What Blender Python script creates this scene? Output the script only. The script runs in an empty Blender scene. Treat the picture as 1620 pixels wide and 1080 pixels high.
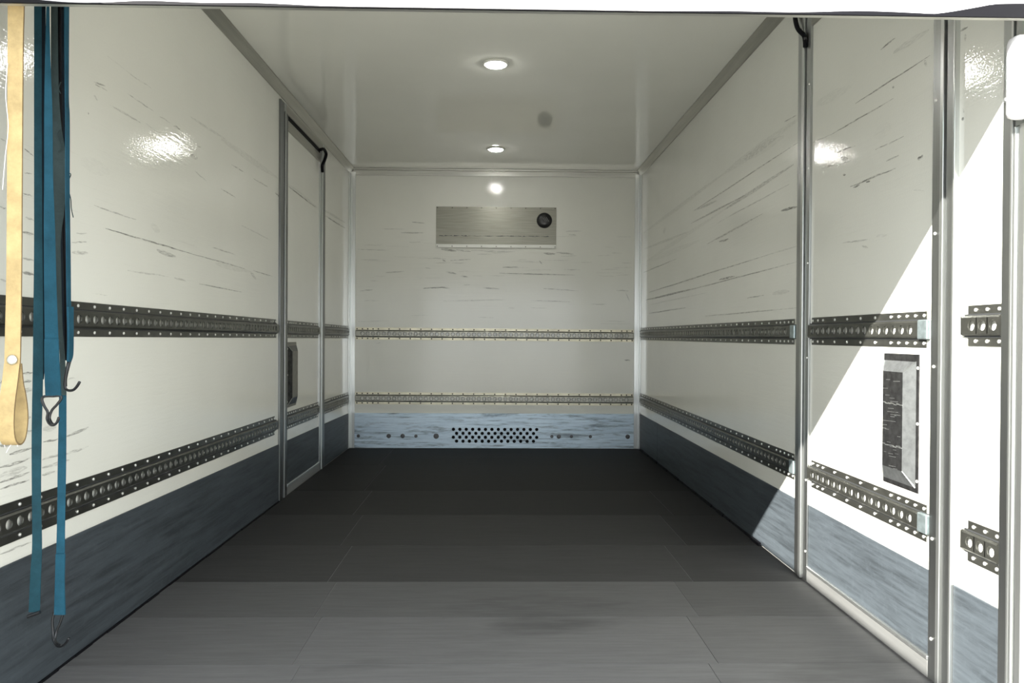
import bpy, bmesh, math, random
from mathutils import Matrix, Vector
random.seed(7)
S = bpy.context.scene
C = S.collection
# ------------------------------------------------------------------ camera
F = 1180.0                       # focal length in pixels of the 1620 wide frame
CX, CZ, YAW, PITCH, ROLL = 0.01273, 0.95898, 0.02066, -0.00745, 0.00573
def rot():
    cy, sy = math.cos(YAW), math.sin(YAW); cp, sp = math.cos(PITCH), math.sin(PITCH); cr, sr = math.cos(ROLL), math.sin(ROLL)
    base = Matrix(((1,0,0),(0,0,-1),(0,1,0)))
    Ry = Matrix(((cy,0,-sy),(0,1,0),(sy,0,cy))); Rx = Matrix(((1,0,0),(0,cp,sp),(0,-sp,cp))); Rz = Matrix(((cr,-sr,0),(sr,cr,0),(0,0,1)))
    return Rz @ Rx @ Ry @ base
RM = rot()
def ray(px, py): return RM.transposed() @ Vector(((px-810)/F, (py-540)/F, 1))
def at(px, py, y):                # the point of the place at depth y
    d = ray(px, py); return Vector((CX, 0, CZ)) + d*(y/d.y)
def atx(px, py, x):               # the point of a side wall
    d = ray(px, py); return Vector((CX, 0, CZ)) + d*((x-CX)/d.x)
cam = bpy.data.cameras.new('camera'); co = bpy.data.objects.new('camera', cam); C.objects.link(co)
cam.sensor_width = 36; cam.sensor_fit = 'HORIZONTAL'; cam.lens = F/1620*36; cam.clip_start = 0.02
co.matrix_world = Matrix.Translation((CX, 0, CZ)) @ (Matrix(((1,0,0),(0,-1,0),(0,0,-1))) @ RM).transposed().to_4x4()
S.camera = co
# ------------------------------------------------------------------ light
SUN_DIR = Vector((1.1, 1.0, -0.88))
world = bpy.data.worlds.new('sky'); S.world = world; world.use_nodes = True
bg = world.node_tree.nodes['Background']
bg.inputs[0].default_value = (0.92, 0.97, 1.0, 1); bg.inputs[1].default_value = 1.8
sun = bpy.data.lights.new('sun', 'SUN'); sun.energy = 15.0; sun.angle = math.radians(0.4); sun.color = (1, 0.96, 0.88)
so = bpy.data.objects.new('sun', sun); C.objects.link(so); so.location = (-8, -8, 9)
so.rotation_euler = SUN_DIR.to_track_quat('-Z', 'Y').to_euler()
LAMP = 72.0
S.view_settings.view_transform = 'Standard'; S.view_settings.look = 'None'; S.view_settings.gamma = 1
S.view_settings.use_curve_mapping = False
S.view_settings.exposure = 0.84
# ------------------------------------------------------------------ dimensions
W = 1.24; L = 6.362; H = 2.372; YO = 1.60      # half width, back wall, ceiling, rear end
# ------------------------------------------------------------------ materials
def newmat(name):
    m = bpy.data.materials.new(name); m.use_nodes = True
    nt = m.node_tree; return m, nt, nt.nodes['Principled BSDF']
def N(nt, t, **k):
    n = nt.nodes.new(t)
    for a, b in k.items(): setattr(n, a, b)
    return n
def ramp(nt, src, stops):
    r = N(nt, 'ShaderNodeValToRGB'); e = r.color_ramp.elements
    while len(e) < len(stops): e.new(0.5)
    for i, (p, c) in enumerate(stops):
        e[i].position = p; e[i].color = c if len(c) == 4 else (*c, 1)
    nt.links.new(src, r.inputs[0]); return r.outputs[0]
def noise(nt, scale, mapscale=(1,1,1), detail=4, rough=.6, loc=(0,0,0)):
    tc = N(nt, 'ShaderNodeTexCoord'); mp = N(nt, 'ShaderNodeMapping')
    mp.inputs['Scale'].default_value = mapscale; mp.inputs['Location'].default_value = loc
    n = N(nt, 'ShaderNodeTexNoise'); n.inputs['Scale'].default_value = scale
    n.inputs['Detail'].default_value = detail; n.inputs['Roughness'].default_value = rough
    nt.links.new(tc.outputs['Object'], mp.inputs[0]); nt.links.new(mp.outputs[0], n.inputs['Vector'])
    return n.outputs[0]
def mix(nt, fac, a, b, mode='MIX'):
    m = N(nt, 'ShaderNodeMix', data_type='RGBA', blend_type=mode)
    for s, v in ((0, fac), (6, a), (7, b)):
        if hasattr(v, 'is_output'): nt.links.new(v, m.inputs[s])
        else: m.inputs[s].default_value = v if s == 0 else (*v, 1)
    return m.outputs[2]
def mul(nt, a, b):
    m = N(nt, 'ShaderNodeMath', operation='MULTIPLY')
    for i, v in enumerate((a, b)):
        if hasattr(v, 'is_output'): nt.links.new(v, m.inputs[i])
        else: m.inputs[i].default_value = v
    return m.outputs[0]
def bump(nt, bs, h, strength, dist=.002):
    b = N(nt, 'ShaderNodeBump'); b.inputs['Strength'].default_value = strength; b.inputs['Distance'].default_value = dist
    nt.links.new(h, b.inputs['Height']); nt.links.new(b.outputs[0], bs.inputs['Normal'])
def simple(name, col, rough=.5, metal=0.0, var=.0, mapscale=(1,1,1), scale=20, bs=0.0, spec=.5):
    m, nt, b = newmat(name)
    b.inputs['Roughness'].default_value = rough; b.inputs['Metallic'].default_value = metal; b.inputs['Specular IOR Level'].default_value = spec
    if var:
        n = noise(nt, scale, mapscale, 5)
        c = ramp(nt, n, [(.3, tuple(x*(1-var) for x in col)), (.7, tuple(min(1, x*(1+var)) for x in col))])
        nt.links.new(c, b.inputs['Base Color'])
        if bs: bump(nt, b, n, bs)
    else: b.inputs['Base Color'].default_value = (*col, 1)
    return m
WALLC = (.80, .80, .735)
def wallmat(name, axis):          # glossy white laminate with fine rub marks running along the wall
    m, nt, b = newmat(name)
    st = (1, .55, 26) if axis == 'y' else ((.7, 1, 30) if axis == 'x' else (1, 1, 1))
    b.inputs['Roughness'].default_value = .07; b.inputs['Specular IOR Level'].default_value = .55
    col = mix(nt, ramp(nt, noise(nt, 1.3, detail=3), [(.35, (0,0,0)), (.7, (1,1,1))]), WALLC, tuple(c*.95 for c in WALLC))
    if axis != 'z':
        streak = ramp(nt, noise(nt, 4, st, 6, .65), [(.60, (0,0,0)), (.74, (1,1,1))])
        area = ramp(nt, noise(nt, 1.7, (1,1,1), 2, .5, (3,1,5)), [(.45, (0,0,0)), (.62, (1,1,1))])
        tc = N(nt, 'ShaderNodeTexCoord'); sp = N(nt, 'ShaderNodeSeparateXYZ'); nt.links.new(tc.outputs['Object'], sp.inputs[0])
        zr = N(nt, 'ShaderNodeMapRange'); zr.inputs[1].default_value = 0; zr.inputs[2].default_value = 2.4; nt.links.new(sp.outputs[2], zr.inputs[0])
        zone = ramp(nt, zr.outputs[0], [(.0, (.4,.4,.4)), (.44, (.3,.3,.3)), (.52, (1,1,1)), (.76, (.7,.7,.7)), (.85, (0,0,0))])
        fac = mul(nt, mul(nt, streak, area), mul(nt, zone, .16))
        col = mix(nt, fac, col, (.16, .155, .14))
        hb = noise(nt, 5, (st[0], st[1]*1.5, st[2]*.5), 3)
        rr = ramp(nt, noise(nt, 3, (1,1,1), 5, .7, (7,2,1)), [(.3, (.035,)*3), (.75, (.10,)*3)])
        nt.links.new(rr, b.inputs['Roughness'])
        fine = noise(nt, 130, (1, 1, 1), 2, .5)
        ad = N(nt, 'ShaderNodeMath', operation='ADD'); nt.links.new(hb, ad.inputs[0]); nt.links.new(mul(nt, fine, .55), ad.inputs[1])
        bump(nt, b, ad.outputs[0], .13, .004)
    else:
        bump(nt, b, noise(nt, 2.2, (1, 1, 1), 2), .05, .004)
    nt.links.new(col, b.inputs['Base Color']); return m
M = {}
M['wall_side'] = wallmat('white_laminate_side', 'y')
M['wall_back'] = wallmat('white_laminate_back', 'x')
M['ceil'] = wallmat('white_laminate_ceiling', 'z')
def kickmat(name, col, st):
    m, nt, b = newmat(name); b.inputs['Roughness'].default_value = .5; b.inputs['Specular IOR Level'].default_value = .35
    n = noise(nt, 6, st, 6, .7); g = noise(nt, 40, (1,1,1), 4, .6)
    c = ramp(nt, n, [(.36, tuple(x*.62 for x in col)), (.52, col), (.72, tuple(x*1.3 for x in col))])
    c = mix(nt, ramp(nt, g, [(.55, (0,0,0)), (.8, (.35,)*3)]), c, tuple(x*1.6 for x in col))
    nt.links.new(c, b.inputs['Base Color']); bump(nt, b, n, .25, .003); return m
M['kick'] = kickmat('blue_grey_kick_board', (.050, .060, .069), (1, .5, 8))
m, nt, b = newmat('worn_galvanised_plate'); M['galv'] = m
n = noise(nt, 5, (.9, 1, 16), 6, .7); n2 = noise(nt, 2.5, (1.2, 1, 9), 5, .7, (4, 0, 2))
c = ramp(nt, n, [(.30, (.18, .23, .27)), (.45, (.52, .64, .74)), (.7, (.68, .80, .90))])
c = mix(nt, ramp(nt, n2, [(.54, (0,0,0)), (.66, (.7,)*3)]), c, (.10, .12, .135))
nt.links.new(c, b.inputs['Base Color']); b.inputs['Metallic'].default_value = .5; b.inputs['Roughness'].default_value = .42
M['alu'] = simple('aluminium_profile', (.45, .465, .46), .36, 1.0, .06, (9, 9, .35), 6)
M['alu_y'] = simple('aluminium_cove', (.40, .395, .36), .34, 1.0, .10, (9, .35, 9), 6)
M['alu_bright'] = simple('bright_aluminium', (.70, .72, .71), .32, .95, .05, (9, 9, .35), 6)
M['alu_x'] = simple('aluminium_cross_profile', (.56, .56, .52), .36, .85, .12, (.5, 9, 9), 6)
M['sill'] = simple('worn_aluminium_sill', (.58, .59, .58), .42, .85, .1, (9, .35, 9), 6)
M['alu_shaded'] = simple('shaded_aluminium', (.22, .23, .23), .4, 1.0, .08, (9, 9, .35), 6)  # darker copy of the aluminium; dim left-side reflection put into the colour
M['cover_left'] = simple('grey_steel_cover', (.22, .215, .19), .4, .9, .15, (1, 1, 1), 30)
M['rail'] = simple('zinc_lashing_rail', (.13, .132, .118), .34, .85, .25, (1, 1, 1), 9)
M['rail_back'] = simple('lit_zinc_rail', (.34, .335, .29), .38, .8, .2, (1, 1, 1), 9)  # paler copy of the side rail zinc; outdoor reflection put into the colour
M['flange_back'] = simple('lit_zinc_flange', (.80, .76, .60), .4, .35, .15, (1, 1, 1), 9)  # cream copy of the rail zinc, daylight on the flanges coloured in
M['zinc'] = simple('bright_zinc_cap', (.42, .50, .52), .4, .85, .2, (1, 1, 1), 60)
M['screw'] = simple('bright_screw', (.85, .85, .82), .3, .7)
M['screw_dark'] = simple('dark_screw', (.07, .065, .055), .4, .6)
M['black'] = simple('black_rubber', (.006, .006, .008), .6, spec=.12)
M['plank_joint'] = simple('grey_plank_joint', (.14, .14, .142), .7)
M['gap'] = simple('dark_door_gap', (.03, .032, .034), .6)
M['blackpl'] = simple('black_plastic', (.015, .015, .016), .28)
M['cover'] = simple('scratched_dark_steel', (.10, .10, .102), .36, .9, .4, (1, 1, 1), 45)
M['cover_edge'] = simple('pale_steel', (.38, .40, .41), .42, .94, .2, (1, 1, 1), 45)  # paler copy of the cover steel; sun on the right slopes is coloured in
M['steel'] = simple('brushed_stainless_plate', (.30, .295, .255), .30, .9, .16, (.6, 1, 22), 9)
M['white'] = simple('white_painted_slat', (.80, .79, .81), .4)
M['wire'] = simple('dark_hook_wire', (.05, .052, .055), .32, .8)
M['sunshade'] = simple('sunshade_white', (.78, .78, .76), .9)  # pale, so the added wall also throws light on the right wall
M['conc'] = simple('yard_concrete', (.30, .295, .28), .9, 0, .15, (1, 1, 1), 3)
def webmat(name, col, rough=.8):
    m, nt, b = newmat(name); b.inputs['Roughness'].default_value = rough; b.inputs['Specular IOR Level'].default_value = .2
    n = noise(nt, 14, (1, 1, 1), 5, .7); w = noise(nt, 420, (1, 1, 1.6), 2)
    c = ramp(nt, n, [(.3, tuple(x*.72 for x in col)), (.7, tuple(min(1, x*1.2) for x in col))])
    nt.links.new(c, b.inputs['Base Color']); bump(nt, b, w, .35, .001); return m
M['blue'] = webmat('blue_webbing', (.014, .075, .118))
M['blue_dark'] = webmat('faded_dark_blue_webbing', (.012, .050, .068))
M['strap_shade'] = webmat('strap_gap_shade', (.006, .014, .024))  # near-black colour for the shade painted in among the straps
M['teal'] = webmat('dirty_teal_webbing', (.045, .068, .070))
M['tan'] = webmat('tan_leather', (.50, .375, .185), .6)
M['tan_edge'] = webmat('brown_leather_end', (.20, .14, .07), .7)
m, nt, b = newmat('dark_floor_plank'); M['floor'] = m
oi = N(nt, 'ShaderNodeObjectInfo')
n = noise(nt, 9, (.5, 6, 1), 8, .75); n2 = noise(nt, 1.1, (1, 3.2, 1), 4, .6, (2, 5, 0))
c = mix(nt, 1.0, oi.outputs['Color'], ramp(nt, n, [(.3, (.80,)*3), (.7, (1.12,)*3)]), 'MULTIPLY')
c = mix(nt, ramp(nt, n2, [(.56, (0,0,0)), (.70, (.45,)*3)]), c, (.022, .022, .023))
nt.links.new(c, b.inputs['Base Color']); b.inputs['Roughness'].default_value = .68; b.inputs['Specular IOR Level'].default_value = .22
bump(nt, b, n, .15, .002)
m, nt, b = newmat('lit_diffuser'); M['lamp'] = m
b.inputs['Emission Color'].default_value = (1, .99, .94, 1); b.inputs['Emission Strength'].default_value = LAMP
m, nt, b = newmat('rubbed_black_scuff'); M['scuff'] = m
b.inputs['Base Color'].default_value = (.10, .095, .085, 1); b.inputs['Roughness'].default_value = .5
at_ = N(nt, 'ShaderNodeAttribute'); at_.attribute_name = 'ink'
a = ramp(nt, noise(nt, 26, (1.2, 1.2, 8), 5, .75), [(.38, (0,0,0)), (.60, (1,1,1))])
nt.links.new(mul(nt, mul(nt, a, .62), at_.outputs['Fac']), b.inputs['Alpha'])
# ------------------------------------------------------------------ mesh helpers
def box(bm, x0, x1, y0, y1, z0, z1, bev=0.0):
    vs = [bm.verts.new((x, y, z)) for x in (x0, x1) for y in (y0, y1) for z in (z0, z1)]
    fs = [bm.faces.new([vs[i] for i in f]) for f in ((0,1,3,2),(4,6,7,5),(0,4,5,1),(2,3,7,6),(0,2,6,4),(1,5,7,3))]
    if bev: bmesh.ops.bevel(bm, geom=list({e for f in fs for e in f.edges}), offset=bev, segments=2, profile=.5, affect='EDGES')
    return vs
def hull(bm, pts8, bev=0.0):      # box with 8 free corners, same order as box()
    vs = [bm.verts.new(p) for p in pts8]
    fs = [bm.faces.new([vs[i] for i in f]) for f in ((0,1,3,2),(4,6,7,5),(0,4,5,1),(2,3,7,6),(0,2,6,4),(1,5,7,3))]
    if bev: bmesh.ops.bevel(bm, geom=list({e for f in fs for e in f.edges}), offset=bev, segments=2, profile=.5, affect='EDGES')
def tube(bm, pts, r, n=10):
    pts = [Vector(p) for p in pts]
    # smooth the polyline (Catmull-Rom)
    q = []
    for i in range(len(pts)-1):
        p0, p1, p2, p3 = pts[max(i-1,0)], pts[i], pts[i+1], pts[min(i+2,len(pts)-1)]
        for k in range(5):
            t = k/5; q.append(.5*((2*p1)+(p2-p0)*t+(2*p0-5*p1+4*p2-p3)*t*t+(3*p1-p0-3*p2+p3)*t**3))
    q.append(pts[-1]); rings = []; up = None
    for i, p in enumerate(q):
        d = (q[min(i+1,len(q)-1)]-q[max(i-1,0)]).normalized()
        if up is None: up = d.orthogonal().normalized()
        up = (up-d*up.dot(d)).normalized(); s = d.cross(up)
        rings.append([bm.verts.new(p+(up*math.cos(a)+s*math.sin(a))*r) for a in (2*math.pi*k/n for k in range(n))])
    for a, b_ in zip(rings, rings[1:]):
        for k in range(n): bm.faces.new((a[k], a[(k+1)%n], b_[(k+1)%n], b_[k]))
    bm.faces.new(rings[0][::-1]); bm.faces.new(rings[-1])
def lathe(bm, prof, M4, n=32):    # prof: (radius, height) along local +z
    rings = []
    for r, h in prof:
        rings.append([bm.verts.new(M4 @ Vector((max(r,1e-5)*math.cos(2*math.pi*k/n), max(r,1e-5)*math.sin(2*math.pi*k/n), h))) for k in range(n)])
    for a, b_ in zip(rings, rings[1:]):
        for k in range(n): bm.faces.new((a[k], a[(k+1)%n], b_[(k+1)%n], b_[k]))
    bm.faces.new(rings[0][::-1]); bm.faces.new(rings[-1])
def holed(bm, pt, u0, u1, v0, v1, us, r, w, depth, pitch):   # a strip with a row of round holes; pt(u,v,w)->point
    vc = (v0+v1)/2; h = pitch/2
    def quad(a, b_):
        if b_-a > 1e-5: bm.faces.new([bm.verts.new(pt(*q, w)) for q in ((a,v0),(b_,v0),(b_,v1),(a,v1))])
    quad(u0, us[0]-h); quad(us[-1]+h, u1)
    for uc in us:
        a0, a1 = uc-h, uc+h; sq = []
        cs = [(a1,v1),(a0,v1),(a0,v0),(a1,v0)]
        for i in range(4):
            p, q = cs[i], cs[(i+1)%4]
            sq += [(p[0]+(q[0]-p[0])*t/4, p[1]+(q[1]-p[1])*t/4) for t in range(4)]
        O = [bm.verts.new(pt(*q, w)) for q in sq]
        ang = [math.pi/4+2*math.pi*k/16 for k in range(16)]
        I = [bm.verts.new(pt(uc+r*math.cos(a), vc+r*math.sin(a), w)) for a in ang]
        D = [bm.verts.new(pt(uc+r*.94*math.cos(a), vc+r*.94*math.sin(a), w-depth)) for a in ang]
        for k in range(16):
            j = (k+1)%16
            bm.faces.new((O[k],O[j],I[j],I[k])); bm.faces.new((I[k],I[j],D[j],D[k]))
def obj(name, bm, mat, parent=None, smooth=False, recalc=True):
    if recalc: bmesh.ops.recalc_face_normals(bm, faces=bm.faces)
    me = bpy.data.meshes.new(name); bm.to_mesh(me); bm.free(); me.materials.append(M[mat] if isinstance(mat, str) else mat)
    if smooth:
        for p in me.polygons: p.use_smooth = True
    return link(name, me, parent)
def link(name, me, parent=None, loc=None):
    o = bpy.data.objects.new(name, me); C.objects.link(o)
    if loc is not None: o.location = loc
    if parent:
        o.parent = parent; p = parent; v = Vector((0,0,0))
        while p: v = v + p.location; p = p.parent
        o.matrix_parent_inverse = Matrix.Translation(-v) if True else None
        if parent.parent is not None: o.matrix_parent_inverse = Matrix.Translation(-parent.location)
    return o
def bx(name, mat, parent, *a, bev=0.0):
    bm = bmesh.new(); box(bm, *a, bev=bev); return obj(name, bm, mat, parent)
def tag(o, label, cat, group=None):
    o['label'] = label; o['category'] = cat
    if group: o['group'] = group
    return o
def struct(o, label, cat):
    o['kind'] = 'structure'; o['label'] = label; o['category'] = cat; return o
def empty(name, loc):
    o = bpy.data.objects.new(name, None); o.location = loc; o.empty_display_size = .05; C.objects.link(o); return o
NB = bmesh.new
# ------------------------------------------------------------------ shell
# left wall sits around its door, and so does the right wall
LD0, LD1, RD0, RD1, DT = 4.305, 5.415, 1.962, 3.005, 2.312
bm = NB(); box(bm, -W-.06, -W, YO, LD0, -.02, H); box(bm, -W-.06, -W, LD1, L, -.02, H); box(bm, -W-.06, -W, LD0, LD1, DT, H)
wl = struct(obj('wall_left', bm, 'wall_side'), 'scuffed glossy white left wall of the cargo box', 'wall')
bm = NB(); box(bm, W, W+.06, YO, RD0, -.02, H); box(bm, W, W+.06, RD1, L, -.02, H); box(bm, W, W+.06, RD0, RD1, DT, H)
wr = struct(obj('wall_right', bm, 'wall_side'), 'glossy white right wall with a sunlit corner', 'wall')
bm = NB(); box(bm, -W-.06, W+.06, L, L+.06, -.02, H+.06)
wb = struct(obj('wall_back', bm, 'wall_back'), 'glossy white front bulkhead at the far end', 'wall')
bm = NB(); box(bm, -W-.06, W+.06, YO, L, H, H+.06)
ce = struct(obj('ceiling', bm, 'ceil'), 'glossy white ceiling with two round lights', 'ceiling')
bm = NB(); box(bm, -W-.06, W+.06, YO, L+.06, -.16, -.0022)
fl = struct(obj('floor', bm, M['plank_joint']), 'dark grey floor laid with wide planks', 'floor')
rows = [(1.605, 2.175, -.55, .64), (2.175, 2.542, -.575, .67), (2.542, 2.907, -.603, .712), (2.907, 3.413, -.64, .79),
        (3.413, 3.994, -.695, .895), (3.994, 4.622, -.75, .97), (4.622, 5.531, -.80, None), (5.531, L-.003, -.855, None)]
falloff_tones = [(.125,.125,.120), (.110,.118,.105), (.090,.095,.084), (.046,.050,.044), (.036,.040,.029), (.023,.024,.023), (.014,.0135,.013), (.012,.0115,.0115)]  # plank tones, with the light's falloff to the back put into the colour
for (y0, y1, ja, jb), tn in zip(rows, falloff_tones):
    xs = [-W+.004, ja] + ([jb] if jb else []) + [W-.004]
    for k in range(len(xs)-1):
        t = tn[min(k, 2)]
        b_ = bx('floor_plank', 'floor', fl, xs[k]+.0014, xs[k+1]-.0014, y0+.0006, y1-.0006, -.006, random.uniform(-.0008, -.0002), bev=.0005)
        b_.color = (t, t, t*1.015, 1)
# outside
bm = NB(); box(bm, -30, 30, -40, 30, -1.3, -1.1)
struct(obj('ground', bm, 'conc'), 'pale concrete yard below the tail of the box', 'ground')
XB = -1.31; ZB = (W-XB)*(-SUN_DIR.z/SUN_DIR.x)+.007
bm = NB(); box(bm, XB-.25, XB, -.32, 1.598, -1.1, ZB)  # unseen wall added to keep the sun off the floor
struct(obj('wall_sunshade', bm, 'sunshade'), 'added unseen dock pier standing left of the opening', 'wall')
# ------------------------------------------------------------------ trims
def trim(n, bm, mat, label): return struct(obj('trim_%d' % n, bm, mat), label, 'trim')
CV = .043
def cove(s):
    bm = NB(); x = s*W; a = s*(W-CV); b1 = .010
    prof = [(x, H-CV), (x-s*b1*.6, H-CV), (a-s*.0, H-b1*.6), (a, H), (x, H)]
    A = [bm.verts.new((p[0], YO, p[1])) for p in prof]; B = [bm.verts.new((p[0], L, p[1])) for p in prof]
    for k in range(5): bm.faces.new((A[k], A[(k+1)%5], B[(k+1)%5], B[k]))
    bm.faces.new(A); bm.faces.new(B[::-1]); return bm
trim(1, cove(-1), 'alu_y', 'slanted aluminium cove along the left ceiling edge')
trim(2, cove(1), 'alu_y', 'slanted aluminium cove along the right ceiling edge')
bm = NB(); box(bm, -W+.04, W-.04, L-.010, L, H-.058, H-.014, .002); box(bm, -W+.02, W-.02, L-.03, L, H-.014, H-.002)
trim(3, bm, 'alu_x', 'aluminium strip along the top of the back wall')
for i, s in enumerate((-1, 1)):
    bm = NB()
    x0, x1 = sorted((s*W, s*(W-.052))); box(bm, x0, x1, L-.012, L, 0, H-.03, .002)
    x0, x1 = sorted((s*W, s*(W-.012))); box(bm, x0, x1, L-.045, L-.008, 0, H-.03, .002)
    x0, x1 = sorted((s*(W-.015), s*(W-.026))); box(bm, x0, x1, L-.018, L-.010, 0, H-.04, .002)
    t = trim(4+i, bm, 'alu_bright', ('left' if s < 0 else 'right')+' aluminium corner angle of the back wall')
# ------------------------------------------------------------------ base boards
def klt(y): return .297+.0155*(L-y)      # top of the left kick board
def kboard(x0, x1, y0, y1, slope):
    bm = NB(); z = klt if slope else (lambda y: .302)
    hull(bm, [(x, y, zz) for x in (x0, x1) for y in (y0, y1) for zz in (.004, z(y))], .0015); return bm
bl = empty('baseboard_left', (-W, 1.6, 0)); struct(bl, 'dark blue grey kick board along the left wall', 'baseboard')
for y0, y1 in ((YO, LD0-.002), (LD1+.002, L-.046)): obj('kick_board', kboard(-W, -W+.006, y0, y1, True), 'kick', bl)
br = empty('baseboard_right', (W, 1.6, 0)); struct(br, 'dark blue grey kick board along the right wall, sunlit near the door', 'baseboard')
for y0, y1 in ((1.776, RD0-.002), (RD1+.002, 5.62), (5.623, L-.046)): obj('kick_board', kboard(W-.006, W, y0, y1, False), 'kick', br)
bm = NB()
for k in range(26):
    y = 3.4+k*.11; w = random.uniform(.004, .014)
    hull(bm, [(x, yy, z) for x in (W-.006-w, W-.004) for yy in (y, y+.112) for z in (0, .008+w*.5)])
obj('sealant', bm, 'black', br)
bm = NB()
for k in range(30):
    y = 1.6+k*.09; w = random.uniform(.003, .008)
    hull(bm, [(x, yy, z) for x in (-W+.004, -W+.006+w) for yy in (y, y+.092) for z in (0, .006)])
obj('sealant', bm, 'black', bl)
bb = empty('baseboard_back', (0, L, 0)); struct(bb, 'worn galvanised kick plate with a perforated vent on the back wall', 'baseboard')
bm = NB(); pt = lambda u, v, w: (u, L-w, v)
P = .0545; x0, x1 = -W+.053, W-.053; wf = .024
cols14 = [-.350+P*k for k in range(14)]; cols13 = [-.350+P*(k+.5) for k in range(13)]
rz = [.1635, .129, .0965, .0625]; ed = [.181, .146, .1128, .0795, .046]
for k in range(4): holed(bm, pt, x0, x1, ed[k+1], ed[k], cols14 if k % 2 == 0 else cols13, .0146, wf, .004, P)
for v0, v1 in ((.004, .046), (.181, .298)): bm.faces.new([bm.verts.new(pt(*q, wf)) for q in ((x0,v0),(x1,v0),(x1,v1),(x0,v1))])
for v in (.004, .298): bm.faces.new([bm.verts.new(q) for q in (pt(x0,v,0), pt(x1,v,0), pt(x1,v,wf), pt(x0,v,wf))])
obj('kick_plate', bm, 'galv', bb)
bm = NB(); box(bm, x0, x1, L-.004, L-.001, .01, .29); obj('vent_shade', bm, 'black', bb)  # black sheet standing in for the shade inside the vent holes
for px in (567, 615, 637, 658, 690, 873, 884, 904, 934, 993):
    p = at(px, 689, L-wf); bm = NB(); r = random.choice((.014, .019, .023))
    lathe(bm, [(r, 0), (r, .001), (r*.5, .0016)], Matrix.Translation((p.x, L-wf, .105)) @ Matrix.Rotation(math.pi/2, 4, 'X'), 14)
    obj('rivet', bm, M['cover'], bb)
# ------------------------------------------------------------------ doors
def side_door(num, s, y0, y1, near, far, label, slope):
    # s: wall side; near/far: y of the frame strips  [(a,b,proud,mat,name)...]
    d = empty('door_%d' % num, (s*W, (y0+y1)/2, 0)); struct(d, label, 'door')
    def xr(a, b_): return sorted((s*(W-a), s*(W-b_)))
    for a, b_, pr, mt, nm in near+far:
        bx(nm, mt, d, *xr(-.04, pr), a, b_, .004, DT-.004, bev=.0015 if pr > .004 else 0)
    pa, pb = max(b_ for a, b_, *_ in near), min(a for a, *_ in far)
    bx('door_panel', 'wall_side', d, *xr(-.04, .001), pa, pb, .06, DT-.14)
    z = klt if slope else (lambda y: .305)
    bm = NB(); X = xr(.001, .005); hull(bm, [(x, y, zz) for x in X for y in (pa+.002, pb-.002) for zz in (.066, z(y))], .001); obj('kick_board', bm, 'kick', d)
    bx('bottom_rail', 'sill', d, *xr(-.04, .010), pa, pb, .004, .052, bev=.002); bx('bottom_bead', 'alu_bright', d, *xr(0, .013), pa, pb, .052, .066, bev=.003)
    jn, jf = near[0][1], far[-1][0]
    bx('head_jamb', 'alu_y', d, *xr(-.04, .012), jn, jf, DT-.052, DT-.004, bev=.002)
    bx('head_seal', 'black', d, *xr(-.04, .007), jn+.008, jf-.004, DT-.082, DT-.052)
    bx('top_rail', 'alu_y', d, *xr(-.04, .010), pa, pb, DT-.14, DT-.082, bev=.002)
    return d
d1 = side_door(1, -1, LD0, LD1,
    [(4.305, 4.372, .012, 'alu_shaded', 'jamb'), (4.372, 4.386, .002, 'gap', 'door_gap'), (4.386, 4.404, .016, 'alu', 'edge_bead'), (4.404, 4.462, .010, 'alu_shaded', 'stile')],
    [(5.272, 5.322, .010, 'alu', 'stile'), (5.322, 5.345, .015, 'alu', 'edge_bead'), (5.345, 5.356, .002, 'gap', 'door_gap'), (5.356, 5.415, .012, 'alu_shaded', 'jamb')],
    'narrow white side door in the left wall framed in grey aluminium', True)
d2 = side_door(2, 1, RD0, RD1,
    [(1.962, 1.970, .014, 'alu_bright', 'jamb_bead'), (1.970, 2.003, .010, 'alu', 'jamb'), (2.003, 2.011, .001, 'gap', 'door_gap'), (2.011, 2.026, .015, 'alu_bright', 'edge_bead'), (2.026, 2.068, .010, 'alu', 'stile')],
    [(2.888, 2.926, .010, 'alu', 'stile'), (2.926, 2.936, .002, 'gap', 'door_gap'), (2.936, 2.958, .017, 'alu_bright', 'edge_bead'), (2.958, 3.005, .012, 'alu', 'jamb')],
    'partly sunlit white side door in the right wall framed in aluminium', False)
for y, s_ in ((2.052, 1), (2.90, 1)):
    for z in (.12, .40, .88, 1.25, 1.62, 1.95):
        bm = NB(); lathe(bm, [(.005, 0), (.004, .0025), (.0015, .0035)], Matrix.Translation((W-.010, y, z)) @ Matrix.Rotation(-math.pi/2, 4, 'Y'), 10); obj('rivet', bm, 'screw', d2)
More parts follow.
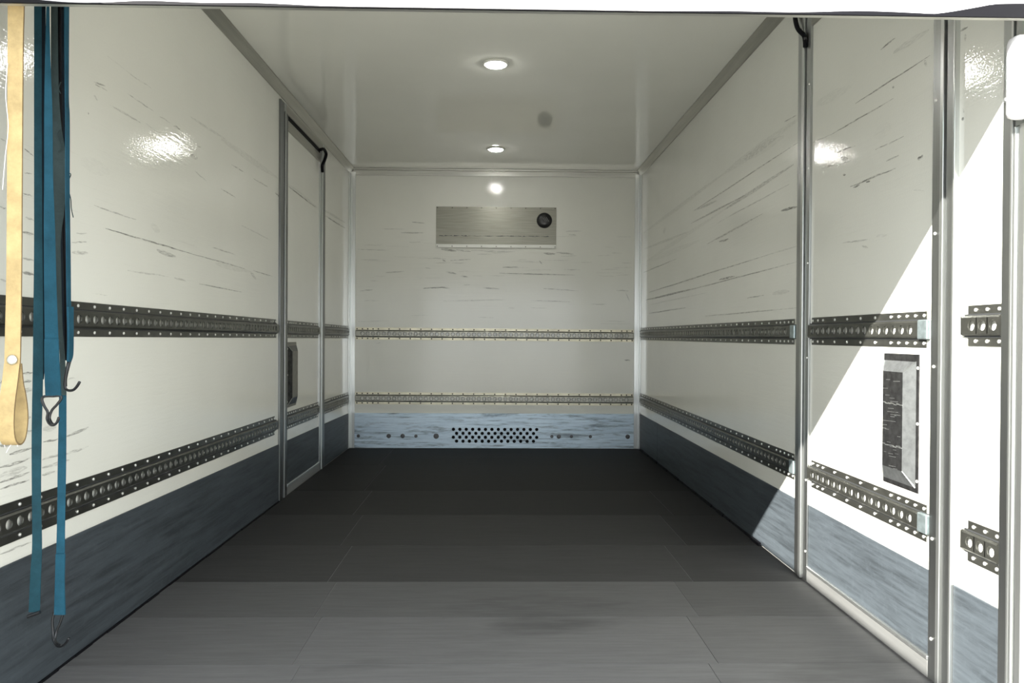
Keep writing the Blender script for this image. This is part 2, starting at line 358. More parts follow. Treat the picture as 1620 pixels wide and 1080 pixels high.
# ------------------------------------------------------------------ lashing rails
OUT = {'L': Matrix.Rotation(math.pi/2, 4, 'Y'), 'R': Matrix.Rotation(-math.pi/2, 4, 'Y'), 'B': Matrix.Rotation(math.pi/2, 4, 'X')}
screw_me = {}
for sd, mt in (('L', 'screw'), ('R', 'screw'), ('B', 'screw_dark')):
    bm = NB(); r = .0052 if sd != 'B' else .0062
    lathe(bm, [(r, 0), (r*.9, .0022), (r*.45, .0036)], OUT[sd], 8)
    me = bpy.data.meshes.new('screw'); bm.to_mesh(me); bm.free(); me.materials.append(M[mt]); screw_me[sd] = me
def rail(sd, u0, u1, zc, label, group, slope=0.0, c0=0.0, c1=0.0, cap=None, dense=5, us=None):
    # u0..u1 flanges; channel reaches c0/c1 further at each end
    if sd == 'L': f = lambda u, v, w: (-W+w, u, v+zc(u))
    elif sd == 'R': f = lambda u, v, w: (W-w, u, v+zc(u))
    else: f = lambda u, v, w: (u, L-w, v+zc(u))
    um = (u0+u1)/2
    base = Vector(f(u0, 0, 0)); e = empty('lashing_rail', base)
    tag(e, label, 'lashing rail', group)
    mr, mf = ('rail_back', 'flange_back') if sd == 'B' else ('rail', 'rail')
    for nm, v0, v1 in (('upper_flange', .026, .0525), ('lower_flange', -.0525, -.026)):
        bm = NB(); hull(bm, [f(u, v, w) for u in (u0, u1) for v in (v0, v1) for w in (0, .003)], .0008); obj(nm, bm, mf, e)
        bm = NB(); 
    a, b_ = u0-c0, u1+c1; hw = .0265; w = .0125
    bm = NB(); n = int((b_-a-.03)/.045); st = (a+b_)/2-(n-1)*.0225
    us = us or [st+.045*k for k in range(n)]
    if cap is not None: us = [u for u in us if not (cap[0]-.02 < u < cap[1]+.02)]
    holed(bm, f, a, b_, -hw+.006, hw-.006, us, .0138, w, .003, .045)
    for v, vv, ww, w2 in ((hw-.006, hw-.001, w, w-.004), (hw-.001, hw, w-.004, .003), (-hw+.006, -hw+.001, w, w-.004), (-hw+.001, -hw, w-.004, .003)):
        bm.faces.new([bm.verts.new(q) for q in (f(a,v,ww), f(b_,v,ww), f(b_,vv,w2), f(a,vv,w2))])
    for u in (a, b_): bm.faces.new([bm.verts.new(q) for q in (f(u,-hw,0), f(u,hw,0), f(u,hw-.003,w), f(u,-hw+.003,w))])
    obj('channel', bm, mr, e)
    if sd == 'B':
        bm = NB()
        for u in us:
            A = [(math.cos(2*math.pi*k/14), math.sin(2*math.pi*k/14)) for k in range(14)]
            I = [bm.verts.new(f(u+c*.0140, d*.0140, w+.0004)) for c, d in A]; O = [bm.verts.new(f(u+c*.0172, d*.0172, w+.0004)) for c, d in A]
            for k in range(14): bm.faces.new((I[k], I[(k+1)%14], O[(k+1)%14], O[k]))
        o = obj('hole_rims', bm, 'cover', e); o['kind'] = 'stuff'; o['label'] = 'grimy dark rims of the rail holes'
    bm = NB()
    g = .0045 if sd == 'B' else .0035
    for v in (.0265, -.0265-g): hull(bm, [f(u, vv, ww) for u in (a+.004, b_-.004) for vv in (v, v+g) for ww in (.0005, .0045)])
    obj('groove', bm, 'gap', e)
    if cap is not None:
        bm = NB(); hull(bm, [f(u, v, ww) for u in cap for v in (-hw-.001, hw+.001) for ww in (.001, w+.0025)], .003); obj('end_cap', bm, 'zinc', e)['label'] = 'bright zinc end cap'
    ps = [u0+.012+.045*k for k in range(dense if u1-u0 > .3 else 9) if u0+.012+.045*k < u1-.008]
    if u1-u0 > .3:
        e1 = [u1-.012-.045*k for k in range(3)]; lo, hi = ps[-1], e1[-1]
        k = max(1, round((hi-lo)/.09)); ps = ps+[lo+(hi-lo)*i/k for i in range(1, k)]+e1
    for v in (.040, -.040):
        for u in ps: link('screw', screw_me[sd], e, Vector(f(u, v, .003)))
    return e
zu = lambda y: .983+.0045*(L-y); zl = lambda y: .424+.0105*(L-y)
cu = lambda u: .983; cl = lambda u: .428
rail('L', 1.70, 4.255, zu, 'long dark upper lashing rail on the left wall behind the hanging straps', 'lashing rails on the walls', c1=.02)
rail('L', 1.70, 4.235, zl, 'long dark lower lashing rail on the left wall above the kick board', 'lashing rails on the walls', c1=.03)
rail('L', 4.475, 5.25, zu, 'short upper lashing rail across the left side door', 'lashing rails on the walls', c0=.01, c1=.012)
rail('L', 4.475, 5.25, zl, 'short lower lashing rail across the left side door', 'lashing rails on the walls', c0=.01, c1=.012)
rail('L', 5.432, L-.05, zu, 'short upper lashing rail between the left side door and the back corner', 'lashing rails on the walls', c0=.012)
rail('L', 5.432, L-.05, zl, 'short lower lashing rail between the left side door and the back corner', 'lashing rails on the walls', c0=.012)
rail('B', -W+.056, W-.056, lambda u: .969-.004*u/W, 'pale upper lashing rail across the back wall', 'lashing rails on the walls')
rail('B', -W+.056, W-.056, lambda u: .421-.003*u/W, 'pale lower lashing rail across the back wall above the galvanised plate', 'lashing rails on the walls')
rail('R', 3.045, L-.05, cu, 'long dark upper lashing rail on the shaded right wall', 'lashing rails on the walls', c0=.022, cap=(3.02, 3.066))
rail('R', 3.035, L-.05, cl, 'long dark lower lashing rail on the shaded right wall above its kick board', 'lashing rails on the walls', c0=.014, cap=(3.018, 3.062))
rail('R', 2.10, 2.875, lambda u: .984, 'short upper lashing rail on the right side door, half in sun', 'lashing rails on the walls', c0=.017, c1=.016, cap=(2.080, 2.128))
rail('R', 2.092, 2.868, lambda u: .432, 'short sunlit lower lashing rail on the right side door', 'lashing rails on the walls', c0=.015, c1=.016, cap=(2.074, 2.120))
rail('R', 1.780, 1.914, lambda u: .992, 'stub of upper lashing rail with three holes beside the right rear post', 'lashing rails on the walls', c1=.016, us=[1.803, 1.845, 1.887])
rail('R', 1.780, 1.906, lambda u: .436, 'stub of lower lashing rail with three holes beside the right rear post', 'lashing rails on the walls', c1=.016, us=[1.803, 1.845, 1.887])
# ------------------------------------------------------------------ lock covers on the doors
def lock_cover(s, y0, y1, z0, z1, label, mats, h=.02):
    e = empty('lock_cover', (s*W, y0, z0)); tag(e, label, 'lock cover', 'lock covers on the side doors')
    X = lambda w: s*(W-.001-w)
    bx('flange', mats[0], e, *sorted((X(0), X(.003))), y0, y1, z0, z1, bev=.001)
    a, b_, c, d = y0+.014, y1-.004, z0+.014, z1-.022
    ia, ib, ic, id_ = y0+.056, y1-.027, z0+.055, z1-.055
    bm = NB(); F_ = [(ia,ic),(ib,ic),(ib,id_),(ia,id_)]; B_ = [(a,c),(b_,c),(b_,d),(a,d)]
    T = [bm.verts.new((X(h), *q)) for q in F_]; Bv = [bm.verts.new((X(.003), *q)) for q in B_]
    bm.faces.new(T); 
    obj('front_face', bm, mats[0], e)
    bm = NB(); T = [bm.verts.new((X(h), *q)) for q in F_]; Bv = [bm.verts.new((X(.003), *q)) for q in B_]
    for k in range(4): bm.faces.new((T[k], T[(k+1)%4], Bv[(k+1)%4], Bv[k]))
    obj('sloped_sides', bm, mats[1], e)
    bm = NB()
    for k in range(4):
        tube(bm, [Vector((X(h-.001), *F_[k])), Vector((X(.004), *B_[k]))], .0014, 6)
    obj('weld_seam', bm, 'alu_bright', e)
    for y in (y0+.005, y1-.004):
        for z in (z0+.035, (z0+z1)/2, z1-.04): link('screw', screw_me['R' if s > 0 else 'L'], e, Vector((X(.003), y, z)))
    if s > 0:
        bm = NB()
        for k in range(34):
            y = random.uniform(ia, ib-.02); z = random.uniform(ic, id_); l = random.uniform(.006, .045)
            hull(bm, [(x, yy, zz) for x in (X(h), X(h+.0004)) for yy in (y, min(ib, y+l)) for zz in (z-yy*.05+y*.05, z-yy*.05+y*.05+random.uniform(.0006, .0016))])
        for z in (.758, .630):
            for k in range(7):
                y = ia+(ib-ia)*k/7; hull(bm, [(x, yy, zz) for x in (X(h), X(h+.0006)) for yy in (y, y+(ib-ia)/7) for zz in (z+.0015*math.sin(k*2.3), z+.0015*math.sin(k*2.3)+random.uniform(.0015, .004))])
        o = obj('scratches', bm, 'alu_bright', e); o['kind'] = 'stuff'
lock_cover(1, 2.134, 2.330, .508, .912, 'scratched dark steel lock cover on the sunlit right side door', ('cover', 'cover_edge'))
lock_cover(-1, 4.475, 4.680, .522, .914, 'grey steel lock cover on the left side door', ('cover_left', 'cover'))  # sides darker than the front, their shade put into the colour
# ------------------------------------------------------------------ plate on the back wall
e = empty('cover_plate', (0, L, 1.708)); tag(e, 'wide brushed steel plate with a black round vent high on the back wall', 'plate')
bm = NB(); box(bm, -.507, .516, L-.004, L, 1.735, 2.055, .001); obj('plate', bm, 'steel', e)
bm = NB(); hull(bm, [(x, y, z) for x in (-.507, .516) for y, z in ((L-.012, 1.708), (L-.012, 1.736), (L, 1.708), (L, 1.736))], .001); obj('folded_lip', bm, 'alu_x', e)
bm = NB()
for k in range(60):
    x = -.48+k*.0155; t = random.uniform(.002, .007) if random.random() < .85 else .0005
    hull(bm, [(xx, y, z) for xx in (x, x+.0158) for y in (L-.0045, L-.003) for z in (1.806-.002*math.sin(k), 1.806+t)])
obj('dark_dent', bm, 'cover', e)
bm = NB(); MX = Matrix.Translation((.413, L-.003, 1.943)) @ OUT['B']
lathe(bm, [(.065, 0), (.065, .018), (.056, .030), (.030, .036), (.002, .037)], MX, 32); kn = obj('round_vent', bm, 'blackpl', e, True); kn['label'] = 'black round vent'
for k in range(3):
    bm = NB(); tube(bm, [MX @ Vector((-.014+.014*k, .020+.002*k, .036)), MX @ Vector((.008+.014*k, -.012, .036))], .0014, 6); obj('slot', bm, 'cover_edge', kn)
for k in range(9):
    for z in (1.718, 2.046): 
        bm = NB(); lathe(bm, [(.0045, 0), (.004, .002), (.002, .003)], Matrix.Translation((-.495+k*.125, L-(.012 if z < 1.8 else .004), z)) @ OUT['B'], 8); obj('rivet', bm, 'screw_dark', e)
# ------------------------------------------------------------------ ceiling lights
for y, lb in ((3.885, 'lit round recessed ceiling light nearer the opening'), (5.65, 'lit round recessed ceiling light nearer the back wall')):
    e = empty('ceiling_light', (0, y, H)); tag(e, lb, 'ceiling light', 'round ceiling lights')
    D = Matrix.Translation((0, y, H)) @ Matrix.Rotation(math.pi, 4, 'X')
    bm = NB(); lathe(bm, [(.070, 0), (.070, .004), (.064, .008), (.052, .009), (.050, .006)], D, 40); obj('bezel', bm, 'alu_bright' if False else M['ceil'], e, True)
    bm = NB(); lathe(bm, [(.049, .006), (.048, .012), (.040, .015), (.002, .016)], D, 40); obj('diffuser', bm, 'lamp', e, True)
# ------------------------------------------------------------------ rear frame and roller door
for i, s in enumerate((-1, 1)):
    t = empty('trim_%d' % (6+i), (s*W, YO, 0)); struct(t, ('left' if s < 0 else 'right')+' ribbed aluminium rear post beside the opening', 'trim')
    for a, b_, pr, mt in ((1.742, 1.774, .012, 'alu'), (1.735, 1.742, .016, 'alu_bright'), (1.728, 1.735, .011, 'alu'), (1.722, 1.728, .018, 'alu_bright'), (1.704, 1.722, .014, 'alu'), (1.685, 1.704, .021, 'alu_bright'), (1.652, 1.685, .014, 'alu_bright')):
        x0, x1 = sorted((s*(W-pr), s*(W+.0))); bx('post_rib', mt, t, x0, x1, a, b_, .003, 1.455 if a < 1.73 else H-.05, bev=.0012)
    x0, x1 = sorted((s*(W-.012), s*W)); bx('post_back', 'alu', t, x0, x1, 1.652, 1.73, 1.457, H-.05)
rd = empty('roller_door', (0, 1.635, 1.677)); tag(rd, 'partly lowered white roller door at the top edge with a black bottom seal', 'roller door')
DZ = 1.6715
for k in range(5): bx('slat', 'white', rd, -W+.006, W-.006, 1.640, 1.6545, DZ+.004+.135*k, DZ+.137+.135*k, bev=.003)
bx('bottom_lip', 'alu_x', rd, -W+.02, W-.02, 1.6402, 1.654, DZ, DZ+.004, bev=.001)
bm = NB(); n = 120
def seal_h(x):
    h = .0015
    if x < -.30: h += .010*min(1, (-.30-x)/.5)*(.6+.4*math.sin(x*9)+.25*math.sin(x*23))
    if x > .35: h += .007*min(1, (x-.35)/.4)*(.7+.3*math.sin(x*17))
    if x > .98: h += .022*min(1, (x-.98)/.13)
    return max(.0012, h)
for k in range(n):
    xa, xb = -W+.02+(2*W-.04)*k/n, -W+.02+(2*W-.04)*(k+1)/n
    hull(bm, [(x, y, z) for x in (xa, xb) for y in (1.635, 1.641) for z in (DZ, DZ+seal_h(x))])
obj('rubber_seal', bm, 'black', rd)
bm = NB(); box(bm, 1.184, 1.234, 1.664, 1.712, 1.462, 1.652, .016)
tag(obj('white_block', bm, 'white', None, True), 'white rounded block filling blank background at the top of the right rear post', 'cover')  # stands in for blank white background, not a part of the post
e = empty('post_bolt', (W-.012, 1.765, 1.545)); tag(e, 'small shiny bolt on the right rear post below the white block', 'bolt')
p = at(1592, 158, 1.752)
MX = Matrix.Translation((W-.012, p.y, p.z)) @ OUT['R']
bm = NB(); lathe(bm, [(.010, 0), (.010, .004), (.0098, .0042)], MX, 16); obj('washer', bm, 'alu', e)
bm = NB(); lathe(bm, [(.0065, .004), (.0065, .011), (.004, .014)], MX, 6); obj('bolt_head', bm, 'alu_bright', e)
# ------------------------------------------------------------------ cables
def cable(pts, r, label):
    e = empty('cable', pts[-1]); tag(e, label, 'cable', 'short black cables at the side doors')
    bm = NB(); tube(bm, pts, r, 10); obj('cable_sheath', bm, 'black', e, True)
    p = Vector(pts[-2]); bm = NB(); box(bm, p.x-.007, p.x+.007, p.y-.009, p.y+.009, p.z-.006, p.z+.006, .002); obj('cable_clip', bm, 'cover', e)
X = -W+.02
cable([atx(506, 237, X), atx(512, 236, X+.01), atx(516, 243, X+.015), atx(514, 252, X+.01), atx(510, 262, X), atx(510, 272, X-.004)], .011, 'short black cable looping over the corner of the left side door')
X = W-.022
cable([atx(1258, 8, X), atx(1258, 28, X-.005), atx(1262, 45, X-.01), atx(1271, 55, X), atx(1273.5, 62, X+.004), atx(1274, 74, X+.004)], .009, 'short black cable hanging at the top of the right side door')
# ------------------------------------------------------------------ straps
def ribbon(name, ed, mat, parent, th=.0016, sub=5, edge=None):
    # ed: [(left point, right point)...] -> a band with thickness
    Lp = [Vector(a) for a, b_ in ed]; Rp = [Vector(b_) for a, b_ in ed]
    def cr(p):
        q = []
        for i in range(len(p)-1):
            p0, p1, p2, p3 = p[max(i-1,0)], p[i], p[i+1], p[min(i+2,len(p)-1)]
            for k in range(sub):
                t = k/sub; q.append(.5*((2*p1)+(p2-p0)*t+(2*p0-5*p1+4*p2-p3)*t*t+(3*p1-p0-3*p2+p3)*t**3))
        return q+[p[-1]]
    A, B = cr(Lp), cr(Rp); bm = NB(); rows_ = []
    for i in range(len(A)):
        d = ((A[min(i+1,len(A)-1)]+B[min(i+1,len(A)-1)])-(A[max(i-1,0)]+B[max(i-1,0)]))
        nrm = d.cross(B[i]-A[i]).normalized()*th/2
        rows_.append([bm.verts.new(q) for q in (A[i]+nrm, B[i]+nrm, B[i]-nrm, A[i]-nrm)])
    for a, b_ in zip(rows_, rows_[1:]):
        for k in range(4): bm.faces.new((a[k], a[(k+1)%4], b_[(k+1)%4], b_[k]))
    bm.faces.new(rows_[0]); bm.faces.new(rows_[-1][::-1])
    o = obj(name, bm, mat, parent, recalc=False)
    if edge:
        o.data.materials.append(M[edge])
        for i, p in enumerate(o.data.polygons):
            if i % 4 in (1, 3): p.material_index = 1
    return o
def band(l):          # (left px, right px, row px, y left, y right)
    return [(at(a, r, ya), at(b_, r, yb)) for a, b_, r, ya, yb in l]
def wire(name, l, y, parent, r=.003, dy=None):
    bm = NB()
    for path in l: tube(bm, [at(p[0], p[1], y+(p[2] if len(p) > 2 else 0)) for p in path], r, 8)
    return obj(name, bm, 'wire', parent, True)
# hanger the straps loop over, behind the roller door
e = empty('strap_hanger', (-W, 1.86, 2.0)); tag(e, 'steel hanger bar on the left wall that carries the blue straps behind the roller door', 'hanger')
bx('wall_plate', 'alu', e, -W, -W+.006, 1.81, 1.91, 1.93, 2.05, bev=.002)
bm = NB(); tube(bm, [(-W+.004, 1.86, 2.0), (-1.1, 1.86, 2.0), (-.985, 1.86, 2.0), (-.975, 1.86, 2.03)], .008); obj('bar', bm, 'alu', e, True)
def strap(label):
    e = empty('tie_down_strap', (-1.08, 1.86, 2.0)); tag(e, label, 'strap', 'blue tie-down straps hanging by the left wall'); return e
TOPR = -95       # row at which the bar lies
# A: leftmost
e = strap('leftmost blue tie-down strap hanging straight down to the kick board')
ribbon('webbing', band([(54,67,TOPR,1.86,1.872),(54,66,0,1.86,1.87),(54,66,200,1.86,1.872),(54,67,380,1.86,1.872),(53,68,480,1.86,1.872),(51.5,68,600,1.86,1.87),(50,66,690,1.86,1.87),(50.5,65,780,1.86,1.865),(51,66.5,860,1.86,1.865),(48,65,910,1.86,1.86),(45.5,63,968,1.86,1.86)]), 'blue_dark', e)
ribbon('fold_shade', band([(62,72,TOPR,1.885,1.88),(63,72,0,1.885,1.88),(64,72,200,1.885,1.88),(64,71,380,1.885,1.88),(64,70.5,560,1.882,1.878),(64,69,600,1.882,1.878)]), 'strap_shade', e)  # dark strip in place of the shade along this strap's right edge
bm = NB(); p, q = at(44, 975, 1.858), at(63.5, 968, 1.858); tube(bm, [p+Vector((0,0,0)), (p+q)/2, q], .0045, 8); obj('rolled_end', bm, 'wire', e)
# D: long one that runs to the floor hook, dirty and twisted at the top
e = strap('long twisted dirty teal strap reaching a wire hook just above the floor')
ribbon('upper_webbing', band([(81,92,TOPR,1.90,1.88),(81,91,0,1.90,1.88),(81,92,110,1.90,1.89),(82,96,190,1.90,1.90),(83,105,250,1.895,1.90),(84,106,275,1.895,1.90),(86,102,330,1.90,1.90),(87,96,380,1.90,1.89),(89,97,450,1.90,1.89),(92,99,520,1.90,1.89),(95,103,570,1.90,1.90),(95,105,625,1.90,1.90)]), 'teal', e)
ribbon('lower_webbing', band([(94,105,600,1.903,1.903),(93,105,660,1.903,1.903),(91.5,104.5,740,1.903,1.903),(90.5,103,820,1.90,1.90),(89,102.5,880,1.90,1.90)]), 'blue', e)
ribbon('sewn_end', band([(88.5,103,876,1.898,1.898),(87.5,102,920,1.898,1.898),(86,103.5,972,1.898,1.898)]), 'blue', e, .004)
wire('hook', [[(86,968),(83,982),(84,1000),(85,1012,-.01),(90,1021,-.02),(97,1022,-.03),(104,1017,-.035),(109,1009,-.04)], [(101,968),(95,985),(89,1000),(87,1012,-.01),(92,1019,-.02),(98,1020,-.03)]], 1.90, e, .0032)
bm = NB()
for pts in ([(95,205),(91,212),(94,222),(97,232),(92,240)], [(103,262),(108,272),(112,276),(109,284)], [(108,300),(112,315),(113,330),(116,344)], [(96,130),(93,140),(96,148)]):
    bm = NB(); tube(bm, [at(a, b_, 1.893) for a, b_ in pts], .0011, 5); obj('frayed_thread', bm, 'teal', e)
# cord
e = empty('cord', at(95, 240, 1.915)); tag(e, 'thin black cord hanging between the blue straps', 'cord')
bm = NB(); tube(bm, [at(94, TOPR, 1.90), at(94, 60, 1.912), at(95, 140, 1.915), at(97, 240, 1.92), at(103, 420, 1.92), at(106, 570, 1.915)], .0045); obj('cord_length', bm, 'black', e, True)
# C: right
e = strap('narrow blue strap seen edge-on, rightmost, ending in a single wire hook')
ribbon('webbing', band([(102,109.5,TOPR,1.862,1.895),(102,109,30,1.862,1.89),(103,108.5,150,1.862,1.89),(103.5,110,190,1.862,1.89),(103.5,110,300,1.862,1.89),(105,111.5,420,1.862,1.89),(106,112,500,1.862,1.89)]), 'blue', e)
ribbon('gap_shade', band([(93,106,TOPR,1.962,1.952),(92,106,30,1.962,1.952),(93,106,150,1.962,1.952),(94,106.5,300,1.962,1.952),(94,108,420,1.962,1.952),(98,110,500,1.962,1.952),(101,110,565,1.962,1.952)]), 'strap_shade', e)  # dark band painted in as the shadowed gap behind the straps
ribbon('sewn_end', band([(107,115,485,1.858,1.89),(108,115,530,1.858,1.89),(107.5,114.5,560,1.858,1.885),(107,111,572,1.858,1.88)]), 'blue', e, .005)
wire('hook', [[(110,565,.01),(106.5,580),(103.5,597),(102.5,611),(107,617),(115,617,-.005),(121,612,-.01),(126,604,-.015)], [(112,567,.015),(107,585,.01),(104,600,.008),(104,611,.005)]], 1.865, e, .0034)
# B: centre front
e = strap('wide blue strap in front of the others with a forked wire claw hook')
ribbon('webbing', band([(74,78.5,TOPR,1.835,1.855),(73.5,78,20,1.835,1.85),(71,80,100,1.835,1.845),(70,83,180,1.835,1.84),(70,84,280,1.835,1.838),(69.5,87,360,1.835,1.836),(70,89.5,460,1.835,1.835),(71,92.5,540,1.835,1.835)]), 'blue', e)
ribbon('sewn_end', band([(71,92,536,1.832,1.832),(71,94,580,1.832,1.832),(72.5,96.5,626,1.832,1.832)]), 'blue', e, .005)
wire('hook', [[(84,626.5),(70,627),(66.5,632),(70,642),(75.5,652),(74.5,662),(78,670,-.008),(84,672.5,-.016),(90,668,-.022),(93,660,-.025)], [(84,626.5),(94,626),(97,630),(90,640),(82,649),(78.5,660),(81,668,-.008),(86,672,-.016)]], 1.832, e, .0031)
# ------------------------------------------------------------------ tan pull strap of the roller door
e = empty('pull_strap', (-1.066, 1.69, .72)); tag(e, 'tan leather pull strap with a riveted loop hanging from the roller door', 'strap')
ribbon('webbing', band([(13,39,-20,1.668,1.668),(13,38,30,1.69,1.69),(13,37,70,1.69,1.69),(12,35.5,250,1.69,1.69),(11,34.5,420,1.69,1.69),(8.5,33,540,1.69,1.69),(7.5,32,580,1.69,1.69)]), 'tan', e, .004, edge='tan_edge')
xa, xb = at(8, 575, 1.69).x, at(32.5, 575, 1.69).x
loop = [(1.688, 575), (1.682, 600), (1.672, 635), (1.668, 665), (1.671, 688), (1.681, 700), (1.695, 702), (1.708, 694), (1.716, 672), (1.716, 650), (1.709, 625), (1.700, 605), (1.694, 575)]
zz = lambda r: at(20, r, 1.69).z
ribbon('hand_loop', [((xa, y, zz(r)), (xb, y, zz(r))) for y, r in loop], 'tan', e, .004, edge='tan_edge')
p = at(19.5, 569, 1.686); MX = Matrix.Translation(p) @ OUT['B']
bm = NB(); lathe(bm, [(.0115, 0), (.0115, .002), (.008, .005), (.002, .006)], MX, 20); obj('rivet', bm, 'alu_bright', e, True)
bm = NB()
for pts in ([(12,100),(9,150),(13,200),(8,250),(4,300)], [(20,700),(14,708),(10,716)], [(26,698),(28,706)], [(6,700),(8,708)]):
    bm = NB(); tube(bm, [at(a, b_, 1.684) for a, b_ in pts], .0008, 5); obj('loose_thread', bm, 'white', e)
# ------------------------------------------------------------------ scuff marks rubbed into the walls
def scuffs(parent, X, segs, axis='x'):
    bm = NB(); lay = bm.loops.layers.float_color.new('ink')
    for (x0, y0, x1, y1, wd, ink) in segs:
        if wd > .02: ink *= .42
        if axis == 'x': a, b_ = atx(x0, y0, X), atx(x1, y1, X)
        else: a, b_ = at(x0, y0, X), at(x1, y1, X)
        up = Vector((0, 0, wd/2)); nseg = 6; prev = None
        for k in range(nseg+1):
            t = k/nseg; p = a.lerp(b_, t)+Vector((0, 0, random.uniform(-.0012, .0012)))
            w = max(.25, math.sin(math.pi*min(1, .12+t*.8)))
            v = (bm.verts.new(p-up*w), bm.verts.new(p+up*w))
            if prev:
                f = bm.faces.new((prev[0], v[0], v[1], prev[1]))
                for l in f.loops: l[lay] = (ink, ink, ink, 1)
            prev = v
    o = obj('scuff_marks', bm, 'scuff', parent, recalc=False); o['kind'] = 'stuff'; return o
def crop(ox, oy, s, l): return [(ox+a/s, oy+b_/s, ox+c/s, oy+d/s, w, k) for a, b_, c, d, w, k in l]
SL = crop(100, 60, 2.161, [(105,150,145,165,.006,.8),(110,158,150,180,.004,.7),(105,195,118,215,.008,.4),(220,190,310,252,.004,.8),(330,268,365,290,.004,.6),(230,125,300,170,.005,.5),(160,230,265,290,.007,.5),
  (150,60,240,130,.004,.2),(280,290,330,330,.004,.5),(435,270,560,350,.012,.3),(540,345,735,480,.035,.42),(105,572,250,622,.005,.7),(145,652,440,738,.006,1),(440,738,620,788,.005,.8),(650,795,715,815,.006,.8),(465,840,610,868,.005,.9),
  (510,715,590,742,.006,.6),(540,515,590,545,.006,.8),(725,530,750,550,.012,1),(575,432,620,460,.006,.7),(320,725,385,748,.018,.5),(450,455,490,490,.005,.5),(650,480,700,510,.007,.6),(30,698,80,698,.005,.9),(30,733,85,735,.012,.5),
  (45,668,80,668,.004,.5),(100,872,150,880,.004,.4),(610,640,715,695,.006,.4),(378,300,400,312,.009,.9),(380,820,420,830,.008,.4),(520,770,640,800,.03,.35),(60,420,160,460,.05,.16),(300,640,330,660,.03,.3),(220,795,360,815,.006,.4),(435,400,460,412,.02,.5),(640,800,660,825,.02,.4),(460,370,470,374,.006,1),(85,257,88,259,.006,1)])
SL += crop(0, 560, 6.75, [(240,205,350,200,.006,1),(250,295,340,280,.008,.9),(460,940,620,910,.006,1),(710,880,945,780,.010,.7),(700,1070,945,985,.008,.6),(0,980,120,965,.01,.7),(100,1075,340,1000,.008,.9),(230,390,350,375,.012,.5),(700,270,800,255,.005,.4),(0,300,60,296,.008,.8),(0,440,20,435,.008,.8),(240,690,330,670,.01,.5),(460,800,600,780,.02,.35),(240,850,340,820,.012,.5)])
SL += crop(0, 720, 3, [(0,60,140,15,.008,.8),(0,130,140,80,.008,.8),(200,95,260,75,.008,.6),(0,160,140,115,.006,.9),(200,60,330,20,.01,.5),(200,20,300,-10,.008,.6),(0,470,150,410,.006,.6),(0,100,130,55,.02,.3)])
SL += crop(0, 0, 3, [(115,705,158,740,.004,1),(108,915,158,932,.004,1),(0,655,30,672,.004,.8),(0,980,30,990,.005,1),(115,820,155,825,.004,.5),(120,1030,160,1045,.006,.8)]) + crop(0, 360, 3, [(108,20,160,32,.008,.9),(105,210,160,222,.01,.8),(0,245,30,255,.006,.7),(108,145,160,155,.006,.6)])
scuffs(wl, -W+.0006, SL)
scuffs(d1, -W+.0019, crop(300, 0, 3, [(460,870,605,985,.03,.5),(470,885,600,985,.008,.9),(300,1040,420,1075,.01,.5)])[:2])
scuffs(wl, -W+.0006, [(514,341,546,361,.012,.9),(512,332,546,352,.02,.4)])
SR = crop(1000, 60, 2.25, [(40,695,330,480,.030,.55),(330,480,590,290,.045,.45),(220,615,600,365,.007,.8),(50,795,330,610,.03,.4),(330,610,575,450,.02,.5),(40,835,160,785,.008,.8),(210,660,400,560,.010,.7),(60,905,490,770,.008,.8),(50,932,230,890,.014,.9),(230,890,590,795,.006,.8),
  (60,980,190,960,.008,.9),(60,950,270,905,.006,.4),(265,735,465,625,.010,.6),(530,615,590,600,.012,1),(410,925,470,915,.006,.7),(260,990,590,960,.006,.6),(45,750,200,690,.02,.35),(400,430,540,350,.05,.3),(110,690,120,680,.04,.7),(540,300,585,275,.006,.7),(500,910,560,900,.02,.25),(300,660,560,520,.006,.5),(310,860,365,848,.010,1),(490,770,590,740,.006,.4),(100,320,140,322,.004,.3),(310,725,345,715,.012,.8),(230,610,300,580,.015,.5),(60,795,240,720,.04,.3)])
scuffs(wr, W-.0006, SR)
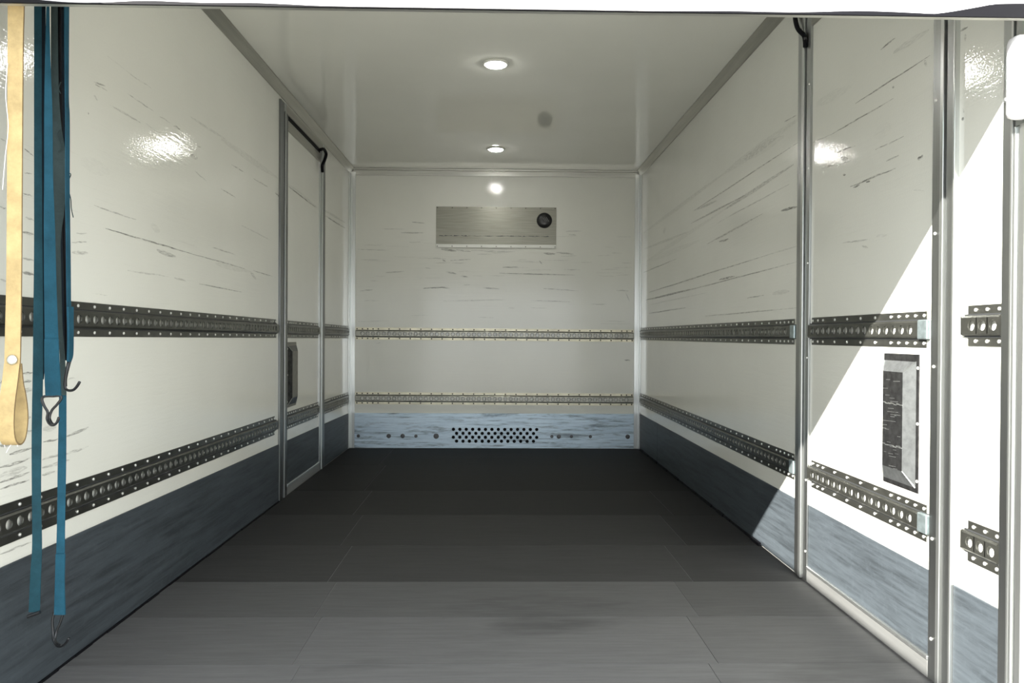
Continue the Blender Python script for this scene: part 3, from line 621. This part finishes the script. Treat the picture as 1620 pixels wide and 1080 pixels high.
SD = crop(1270, 40, 3, [(370,115,440,60,.006,.9),(250,370,605,142,.005,1),(130,520,430,348,.005,.9),(345,590,480,527,.004,.8),(395,645,455,617,.005,.8),(225,765,440,678,.006,1),(240,770,270,757,.006,1),(300,745,320,738,.006,1),(160,605,250,570,.006,.7),(160,668,240,635,.004,.7),(65,375,230,290,.04,.28),(545,635,560,626,.012,1),(556,630,572,618,.01,1),
  (190,1032,320,1015,.006,.5),(425,294,434,292,.007,1),(430,130,600,20,.02,.25),(190,710,204,708,.008,.9),(280,1045,310,1055,.008,.7),(180,630,215,635,.02,.5),(40,560,130,520,.006,.5),(575,170,590,190,.02,.4),(520,780,575,785,.003,.4),(340,520,420,480,.05,.15),(90,680,150,660,.01,.4),(350,1000,400,995,.01,.3)])
scuffs(d2, W-.0019, SD)
scuffs(wr, W-.0006, crop(1420, 0, 3.6, [(355,178,400,155,.006,1),(365,680,378,676,.010,1),(380,215,392,210,.02,.5),(395,500,398,560,.006,.4),(370,620,380,640,.01,.4)]))
SB = [(698,394,722,397,.02,.9),(722,395,745,398,.012,.7),(745,396,815,398,.008,.6),(860,400,878,402,.02,.8),(880,399,908,402,.014,.6),(652,351,672,353,.008,.9),(634,368,672,368,.012,.6),(604,362,640,362,.006,.5),(566,394,615,396,.008,.6),(895,366,922,365,.008,.5),(900,371,912,372,.01,.7),
  (706,430,722,433,.014,.9),(700,411,705,413,.012,1),(712,412,745,410,.008,.8),(853,412,858,418,.015,.8),(790,432,910,435,.008,.9),(795,423,820,422,.008,.8),(670,456,705,454,.010,1),(700,455,712,456,.006,.7),(765,455,790,457,.010,.8),(860,456,915,460,.008,.7),(610,431,640,429,.010,.6),(730,436,740,438,.012,.7),(570,460,590,458,.01,.6),(700,476,800,474,.006,.5),(840,475,905,477,.008,.6),(975,459,995,460,.01,.6),(990,463,996,476,.02,.5),(988,569,997,570,.012,.9),(595,543,602,542,.008,.5)]
random.seed(11)
for k in range(70):
    x = random.uniform(566, 985); y = random.choice((random.uniform(372, 440), random.uniform(372, 512))); l = random.uniform(6, 50)
    SB.append((x, y, min(1000, x+l), y+random.uniform(-1, 1.5), random.uniform(.004, .010), random.uniform(.15, .5)))
scuffs(wb, L-.0006, SB, 'y')
